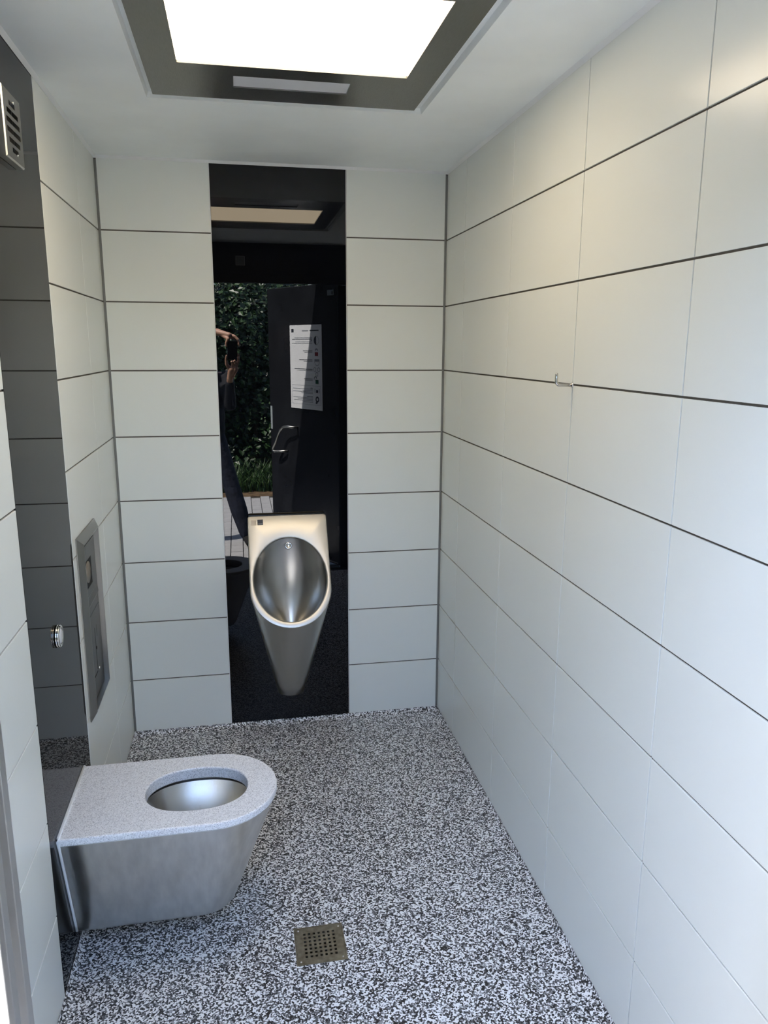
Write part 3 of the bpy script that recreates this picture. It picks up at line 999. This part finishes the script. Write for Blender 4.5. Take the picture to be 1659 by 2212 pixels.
plate = empty('wall_switch_plate', (-0.842, -D, 2.286))
tag(plate, 'small square grey plate above the doorway, mirrored in black glass', 'plate')
pl = boxes('cover', [(-0.875, -0.809, -D, -D + 0.010, 2.254, 2.319)], M_FROST, bevel=0.003)
pc = boxes('lens', [(-0.868, -0.816, -D + 0.010, -D + 0.0112, 2.261, 2.312)], M_PLATEG, bevel=0.0005, seg=1)
adopt(plate, pl)
pc.parent = pl

# ------------------------------------------------------------------ roof and ground outside
roof = boxes('roof', [(-W - 0.3, 0.25, -2.62, 0.25, 2.5, 2.66)], M_OUT, bevel=0.01)
tag(roof, 'flat roof slab over the cabin', 'roof', kind='structure')
GZ = -0.030
ground = boxes('ground', [(-25, 25, -40, 25, GZ - 0.4, GZ - 0.205)], M_LAWN)
tag(ground, 'open grassy ground around the cabin', 'ground', kind='structure')
bed = boxes('soil_bed', [(-6, 5, -6.60, -5.66, GZ - 0.2, GZ - 0.004), (-6, 5, -9.0, -6.60, GZ - 0.2, GZ + 0.01)], M_SOIL)
tag(bed, 'brown soil strip between paving and hedge', 'soil', kind='structure')
paving = boxes('paving', [(-6, 5, -5.66, -2.50, GZ - 0.2, GZ - 0.012)], M_SAND)
tag(paving, 'grey block paving outside the door, mirrored in black glass', 'paving', kind='structure')
bm = bmesh.new()
pw, plen, gap = 0.1075, 0.215, 0.006
box_bm(bm, -pw / 2 + gap / 2, pw / 2 - gap / 2, -plen / 2 + gap / 2, plen / 2 - gap / 2, -0.03, 0)
bmesh.ops.bevel(bm, geom=[e for e in bm.edges], offset=0.003, segments=1, affect='EDGES')
bmesh.ops.recalc_face_normals(bm, faces=bm.faces)
pm = bpy.data.meshes.new('paver')
bm.to_mesh(pm)
bm.free()
far = bmesh.new()
c0 = -1.0 - pw / 2
for i in range(-24, 40):
    x = c0 + (i + 0.5) * pw + 0.0
    x = -1.0 + (i + 0.5) * pw
    if x < -4 or x > 3:
        continue
    j = 0
    y = -2.52 - plen / 2 - (plen / 2 if i % 2 else 0)
    if i % 2:
        pass
    while y - plen / 2 > -5.70:
        if -1.66 < x < 0.0:
            link('paver', pm, M_PAVER, paving, (x, y, GZ + random.uniform(-0.0015, 0.0015)))
        else:
            box_bm(far, x - pw / 2 + gap / 2, x + pw / 2 - gap / 2, y - plen / 2 + gap / 2, y + plen / 2 - gap / 2, GZ - 0.012, GZ)
        y -= plen
fp = from_bm('paver_field', far, M_PAVER, paving)
fp['kind'] = 'stuff'

# grass in front of the hedge
def blades(n, xr, yr, hr):
    vs, fs = [], []
    for i in range(n):
        x, y = random.uniform(*xr), random.uniform(*yr)
        hgt = random.uniform(*hr) * (0.55 + 0.45 * (yr[1] - y) / (yr[1] - yr[0]))
        a = random.uniform(0, 2 * math.pi)
        lx, ly = math.cos(a) * hgt * 0.5, math.sin(a) * hgt * 0.5
        wx, wy = -math.sin(a) * 0.006, math.cos(a) * 0.006
        o = len(vs)
        vs += [(x - wx, y - wy, GZ), (x + wx, y + wy, GZ), (x + lx * .35 + wx * .8, y + ly * .35 + wy * .8, GZ + hgt * .65),
               (x + lx * .35 - wx * .8, y + ly * .35 - wy * .8, GZ + hgt * .65), (x + lx, y + ly, GZ + hgt * .92)]
        fs += [(o, o + 1, o + 2, o + 3), (o + 3, o + 2, o + 4)]
    return vs, fs
vs, fs = blades(9000, (-2.8, 1.6), (-6.50, -5.92), (0.10, 0.40))
g = from_data('tall_grass', vs, fs, M_BLADE, None, False, fix=False)
tag(g, 'tufts of long green grass along the foot of the hedge', 'grass', kind='stuff')
# dead leaves on the soil
# hedge
hedge = empty('hedge', (-0.9, -7.2, GZ))
tag(hedge, 'dense dark green leafy hedge outside, mirrored in black glass', 'hedge')
def hedge_top(x):
    """trimmed to about 2.6 m opposite the door, unseen ends shaped for skylight: taller left, cut away right"""
    return 2.75 + 0.8 * max(0.0, min(2.2, -1.3 - x)) - 2.3 * max(0.0, min(1.1, x - 0.05))
def leaves(n, yr, size, x_lo, x_hi, back=0.0):
    vs, fs = [], []
    while len(fs) < 4 * n:
        # hedge runs opposite the door; unseen left wing is added to block sky
        t = random.random()
        if t < 0.62:
            x = random.uniform(x_lo, x_hi)
            top = hedge_top(x)
            z = random.uniform(0.05, 4.5)
            if z > top:
                continue
            fy = random.random() ** 1.6
            wob = 0.22 * math.sin(x * 2.3 + z * 1.7) + 0.15 * math.sin(x * 5.1 - z * 3.3)
            y = yr[1] + wob - fy * (yr[1] - yr[0])
        else:
            y = random.uniform(-6.9, -2.9)
            z = random.uniform(0.05, 4.5)
            wob = 0.2 * math.sin(y * 2.3 + z * 1.7)
            x = x_lo + 0.25 + wob - random.random() ** 1.6 * 0.9
        s_ = random.uniform(*size)
        d = Vector((random.uniform(-1, 1), random.uniform(-0.4, 1.1), random.uniform(-1.0, 0.35))).normalized()
        nn = Vector((random.uniform(-.7, .7), random.uniform(0.1, 1.0), random.uniform(0.1, 1.1)))
        sd = d.cross(nn).normalized()
        up_ = sd.cross(d).normalized()
        c = Vector((x, y, z))
        o = len(vs)
        vs += [c, c + d * s_ * .45 + sd * s_ * .36 + up_ * s_ * .10, c + d * s_, c + d * s_ * .45 - sd * s_ * .36 + up_ * s_ * .10, c + d * s_ * .5]
        fs += [(o, o + 1, o + 4), (o + 1, o + 2, o + 4), (o + 2, o + 3, o + 4), (o + 3, o, o + 4)]
    return vs, fs
vs, fs = leaves(38000, (-8.2, -6.95), (0.05, 0.11), -3.9, 1.6)
v2, f2 = leaves(32000, (-8.9, -7.6), (0.10, 0.19), -4.1, 1.6)
o = len(vs)
vs += v2
fs += [tuple(i + o for i in q) for q in f2]
fol = from_data('foliage', vs, fs, M_LEAF, None, False, fix=False)
fol['kind'] = 'stuff'
adopt(hedge, fol)
for i in range(12):
    x = -4 + i * 0.55 + random.uniform(-.15, .15)
    y = -7.6 + random.uniform(-.2, .2)
    st = tube('stem', [(x, y, GZ - 0.02), (x + random.uniform(-.1, .1), y, 1.2), (x + random.uniform(-.3, .3), y + random.uniform(-.2, .2), 1.9), (x + random.uniform(-.4, .4), y, 2.5)],
              [0.03, 0.026, 0.018, 0.008], M_BARK, n=8)
    adopt(hedge, st)

# ------------------------------------------------------------------ the phone and the person holding it, just behind the camera
pc_ = CAM - FWD * 0.0035                       # lens front
def pp(a, b_, c):                              # phone axes: right, up, towards the room
    q = pc_ + RIGHT * a + UP * b_ + FWD * c
    return (q.x, q.y, q.z)
phone = empty('phone', pp(-0.032, -0.110, -0.01))
tag(phone, 'black phone held up in two hands, mirrored in black glass', 'phone')
def pbox(name, a0, a1, b0, b1, c0, c1, mat, bev=0.0):
    bm = bmesh.new()
    vs = [bm.verts.new(pp(a, b_, c)) for c in (c0, c1) for a, b_ in ((a0, b0), (a1, b0), (a1, b1), (a0, b1))]
    for f in ((3, 2, 1, 0), (4, 5, 6, 7), (0, 1, 5, 4), (1, 2, 6, 5), (2, 3, 7, 6), (3, 0, 4, 7)):
        bm.faces.new([vs[i] for i in f])
    return from_bm(name, bm, mat, bevel=bev)
ph1 = pbox('case', -0.072, 0.010, -0.108, 0.047, -0.0125, -0.0035, M_RUBBER, 0.003)
ph2 = pbox('screen', -0.069, 0.007, -0.105, 0.044, -0.0132, -0.0125, P('phone_screen', (0.02, 0.02, 0.025), 0.1))
ph3 = lathe('lens_ring', pc_ - FWD * 0.0035, FWD, [(0, 0.0075), (0.0012, 0.0075), (0.0012, 0.005), (0.0, 0.005)], M_RUBBER, n=24)
adopt(phone, ph1, ph2, ph3)

def capsule(bm, a, b_, ra, rb, n=12, hr=4, sq=None):
    """closed tapered capsule from a to b"""
    a, b_ = Vector(a), Vector(b_)
    d, u, v = frame_axes(b_ - a if (b_ - a).length > 1e-6 else (0, 0, 1))
    rings = []
    prof_ = []
    for k in range(hr + 1):
        t = math.pi / 2 * k / hr
        prof_.append((a - d * ra * math.cos(t), ra * math.sin(t)))
    for k in range(hr + 1):
        t = math.pi / 2 * k / hr
        prof_.append((b_ + d * rb * math.sin(t), rb * math.cos(t)))
    first, last = bm.verts.new(prof_[0][0]), bm.verts.new(prof_[-1][0])
    for c, r in prof_[1:-1]:
        rings.append([bm.verts.new(c + (u * math.cos(2 * math.pi * k / n) + v * math.sin(2 * math.pi * k / n)) * r) for k in range(n)])
    for k in range(n):
        bm.faces.new((first, rings[0][k], rings[0][(k + 1) % n]))
        bm.faces.new((last, rings[-1][(k + 1) % n], rings[-1][k]))
    for p, q in zip(rings, rings[1:]):
        for k in range(n):
            bm.faces.new((p[k], q[k], q[(k + 1) % n], p[(k + 1) % n]))

def ellipsoid(bm, c, r, n=20, m=12, rot=None):
    c = Vector(c)
    mat = Matrix.Translation(c) @ (rot.to_4x4() if rot else Matrix.Identity(4)) @ Matrix.Diagonal((*r, 1))
    bmesh.ops.create_uvsphere(bm, u_segments=n, v_segments=m, radius=1.0, matrix=mat)

def blob(name, bm, mat, vox, smooth_it=4, parent=None):
    bmesh.ops.recalc_face_normals(bm, faces=bm.faces)
    me = bpy.data.meshes.new(name)
    bm.to_mesh(me)
    bm.free()
    o = link(name, me, mat)
    r = o.modifiers.new('remesh', 'REMESH')
    r.mode = 'VOXEL'
    r.voxel_size = vox
    r.use_smooth_shade = True
    s = o.modifiers.new('smooth', 'SMOOTH')
    s.factor = 0.5
    s.iterations = smooth_it
    dg = bpy.context.evaluated_depsgraph_get()
    me2 = bpy.data.meshes.new_from_object(o.evaluated_get(dg))
    o.modifiers.clear()
    o.data = me2
    bpy.data.meshes.remove(me)
    if not me2.materials:
        me2.materials.append(mat)
    for p in me2.polygons:
        p.use_smooth = True
    return o

person = empty('person', (-1.12, -3.56, GZ))
tag(person, 'person in dark jacket and jeans holding up a phone, partly mirrored in black glass', 'person')
HEADC = Vector((-1.155, -3.62, 1.665))
NECK = Vector((-1.155, -3.64, 1.50))
CHEST = Vector((-1.155, -3.64, 1.30))
WAIST = Vector((-1.175, -3.62, 1.04))
PELV = Vector((-1.175, -3.60, 0.93))
SH_R, EL_R, WR_R = Vector((-0.985, -3.62, 1.43)), Vector((-0.960, -3.470, 1.205)), Vector((-0.953, -3.335, 1.435))
SH_L, EL_L, WR_L = Vector((-1.325, -3.60, 1.45)), Vector((-1.300, -3.435, 1.705)), Vector((-1.050, -3.345, 1.815))
HP_R, KN_R, AN_R = Vector((-1.105, -3.60, 0.90)), Vector((-0.975, -3.530, 0.47)), Vector((-0.868, -3.470, 0.075))
HP_L, KN_L, AN_L = Vector((-1.250, -3.60, 0.90)), Vector((-1.255, -3.560, 0.47)), Vector((-1.285, -3.620, 0.075))
bm = bmesh.new()
# head
ellipsoid(bm, HEADC + Vector((0, 0, 0.03)), (0.076, 0.095, 0.098))
ellipsoid(bm, HEADC + Vector((0, 0.018, -0.045)), (0.058, 0.070, 0.072))
capsule(bm, HEADC + Vector((-0.012, 0.048, -0.094)), HEADC + Vector((0.012, 0.048, -0.094)), 0.021, 0.021)
capsule(bm, HEADC + Vector((0, 0.092, 0.012)), HEADC + Vector((0, 0.108, -0.030)), 0.007, 0.013)          # nose
for s in (-1, 1):
    capsule(bm, HEADC + Vector((s * 0.076, -0.005, 0.018)), HEADC + Vector((s * 0.074, 0.000, -0.022)), 0.013, 0.010)   # ears
    capsule(bm, HEADC + Vector((s * 0.018, 0.088, 0.030)), HEADC + Vector((s * 0.044, 0.078, 0.028)), 0.008, 0.007)     # brow
    capsule(bm, HEADC + Vector((s * 0.004, 0.082, -0.058)), HEADC + Vector((s * 0.020, 0.076, -0.058)), 0.0075, 0.005)  # lips
capsule(bm, NECK + Vector((0, -0.005, -0.03)), HEADC + Vector((0, -0.015, -0.05)), 0.058, 0.054)
# trunk
ellipsoid(bm, CHEST, (0.165, 0.100, 0.20))
ellipsoid(bm, WAIST + Vector((0, 0, 0.03)), (0.135, 0.090, 0.16))
ellipsoid(bm, PELV, (0.150, 0.100, 0.12))
capsule(bm, SH_L + Vector((0.03, 0, -0.01)), SH_R + Vector((-0.03, 0, 0)), 0.052, 0.052)
for a, e, w in ((SH_R, EL_R, WR_R), (SH_L, EL_L, WR_L)):
    capsule(bm, a, e, 0.048, 0.038)
    capsule(bm, e, w, 0.038, 0.027)
for a, k, c in ((HP_R, KN_R, AN_R), (HP_L, KN_L, AN_L)):
    capsule(bm, a, k, 0.082, 0.052)
    capsule(bm, k, c, 0.052, 0.034)
    capsule(bm, c, c + Vector((0.01, 0.02, -0.05)), 0.034, 0.032)
    capsule(bm, c + Vector((0.01, -0.02, -0.075)), c + Vector((0.03, 0.15, -0.083)), 0.028, 0.020)
# right hand from below: palm under the phone, thumb up its left side, fingers up its right side
PB = Vector(pp(-0.031, -0.108, -0.008))        # middle of the phone's lower edge
ph_r = PB + Vector((0.004, -0.012, -0.055))
capsule(bm, WR_R, PB + Vector((-0.014, -0.018, -0.085)), 0.025, 0.027)
capsule(bm, WR_R, PB + Vector((0.022, -0.018, -0.080)), 0.025, 0.025)
capsule(bm, PB + Vector((-0.016, -0.018, -0.085)), PB + Vector((0.028, -0.018, -0.050)), 0.025, 0.018)
def chain(pts, rs):
    for p, q, r0, r1 in zip(pts, pts[1:], rs, rs[1:]):
        capsule(bm, p, q, r0, r1, 10, 3)
PE = lambda a, b_, c=-0.008: Vector(pp(a, b_, c))
chain([PB + Vector((-0.022, -0.020, -0.085)), PE(-0.078, -0.150, -0.012), PE(-0.084, -0.108, -0.010), PE(-0.081, -0.075, -0.004)], [0.020, 0.014, 0.0105, 0.0085])          # thumb
chain([PB + Vector((0.030, -0.018, -0.055)), PE(0.018, -0.118, -0.012), PE(0.021, -0.085, -0.008), PE(0.018, -0.062, -0.001)], [0.015, 0.0105, 0.0092, 0.0082])             # index
chain([PB + Vector((0.024, -0.016, -0.050)), PE(0.014, -0.135, -0.006), PE(0.018, -0.106, 0.004), PE(0.010, -0.090, 0.006)], [0.015, 0.0105, 0.0090, 0.0080])               # middle
chain([PB + Vector((0.014, -0.012, -0.048)), PE(-0.012, -0.126, 0.006), PE(-0.016, -0.112, 0.012), PE(-0.022, -0.118, 0.018)], [0.014, 0.0098, 0.0088, 0.0078])             # ring
chain([PB + Vector((-0.002, -0.012, -0.056)), PE(-0.034, -0.130, 0.006), PE(-0.040, -0.118, 0.012), PE(-0.046, -0.124, 0.018)], [0.013, 0.0090, 0.0080, 0.0072])            # little
# left hand over the top: palm above the phone, thumb down the left side, fingers down the right side
PT = Vector(pp(-0.031, 0.047, -0.008))
kn = [PT + Vector((0.020, -0.012, 0.036)), PT + Vector((0.026, -0.024, 0.030)), PT + Vector((0.024, -0.040, 0.026)), PT + Vector((0.018, -0.054, 0.022))]
capsule(bm, WR_L, kn[0] + Vector((-0.045, 0, 0.012)), 0.025, 0.020)
for k in kn:
    capsule(bm, WR_L + (k - PT) * 0.25, k, 0.022, 0.013)
tips = [[PE(0.012, 0.057, -0.006), PE(0.022, 0.040, -0.004), PE(0.020, 0.018, 0.000)], [PE(0.020, 0.054, -0.022), PE(0.025, 0.036, -0.018), PE(0.021, 0.010, -0.012)],
        [PE(0.024, 0.050, -0.038), PE(0.029, 0.030, -0.034), PE(0.026, 0.006, -0.028)], [PE(0.020, 0.040, -0.052), PE(0.027, 0.020, -0.048), PE(0.025, 0.000, -0.042)]]
for k, t, r0 in zip(kn, tips, (0.0100, 0.0102, 0.0098, 0.0088)):
    chain([k] + t, [0.0125, r0, r0 * 0.9, r0 * 0.8])
chain([WR_L + Vector((0.030, 0.006, -0.012)), PE(-0.066, 0.062, -0.012), PE(-0.082, 0.028, -0.010), PE(-0.081, 0.004, -0.006)], [0.019, 0.0145, 0.0108, 0.0088])
body = blob('body', bm, M_SKIN, 0.0042, 3)
# clothes
bm = bmesh.new()
ellipsoid(bm, CHEST, (0.190, 0.128, 0.225))
ellipsoid(bm, WAIST + Vector((0, 0, 0.05)), (0.168, 0.122, 0.19))
capsule(bm, PELV + Vector((-0.05, 0, -0.03)), PELV + Vector((0.05, 0, -0.03)), 0.112, 0.112)
ellipsoid(bm, PELV + Vector((0, 0, 0.06)), (0.166, 0.122, 0.14))
capsule(bm, SH_L + Vector((0.03, 0, -0.02)), SH_R + Vector((-0.03, 0, -0.02)), 0.068, 0.068)
capsule(bm, NECK + Vector((0, -0.01, -0.06)), NECK + Vector((0, -0.008, -0.01)), 0.085, 0.070)
for a, e, w in ((SH_R, EL_R, WR_R), (SH_L, EL_L, WR_L)):
    capsule(bm, a, e, 0.066, 0.054)
    capsule(bm, e, e + (w - e) * 0.80, 0.054, 0.040)
jacket = blob('jacket', bm, M_JACKET, 0.010, 3)
bm = bmesh.new()
ellipsoid(bm, PELV + Vector((0, 0, -0.01)), (0.160, 0.112, 0.125))
for a, k, c in ((HP_R, KN_R, AN_R), (HP_L, KN_L, AN_L)):
    capsule(bm, a, k, 0.097, 0.074)
    capsule(bm, k, k + (c - k) * 0.5, 0.074, 0.076)
    capsule(bm, k + (c - k) * 0.5, k + (c - k) * 1.03, 0.076, 0.060)
trousers = blob('trousers', bm, M_JEANS, 0.010, 2)
shoes = []
for c in (AN_R, AN_L):
    bm = bmesh.new()
    capsule(bm, c + Vector((0.008, -0.035, -0.062)), c + Vector((0.03, 0.165, -0.072)), 0.041, 0.032)
    capsule(bm, c + Vector((0.008, -0.01, -0.02)), c + Vector((0.012, 0.02, -0.06)), 0.044, 0.042)
    shoes.append(blob('shoe', bm, M_SHOE, 0.007, 2))
bm = bmesh.new()
ellipsoid(bm, HEADC + Vector((0, -0.012, 0.050)), (0.081, 0.096, 0.089))
ellipsoid(bm, HEADC + Vector((0, -0.045, 0.000)), (0.074, 0.062, 0.085))
hair = blob('hair', bm, M_HAIR, 0.007, 2)
eyes = []
for s in (-1, 1):
    bm = bmesh.new()
    ellipsoid(bm, HEADC + Vector((s * 0.031, 0.080, 0.010)), (0.012, 0.009, 0.007), 12, 8)
    eyes.append(from_bm('eye', bm, M_EYE, None, True))
    bm = bmesh.new()
    ellipsoid(bm, HEADC + Vector((s * 0.031, 0.0862, 0.010)), (0.0052, 0.0040, 0.0052), 12, 8)
    ir = from_bm('iris', bm, M_SHOE, None, True)
    ir.parent = eyes[-1]
adopt(person, body, jacket, trousers, hair, *shoes, *eyes)
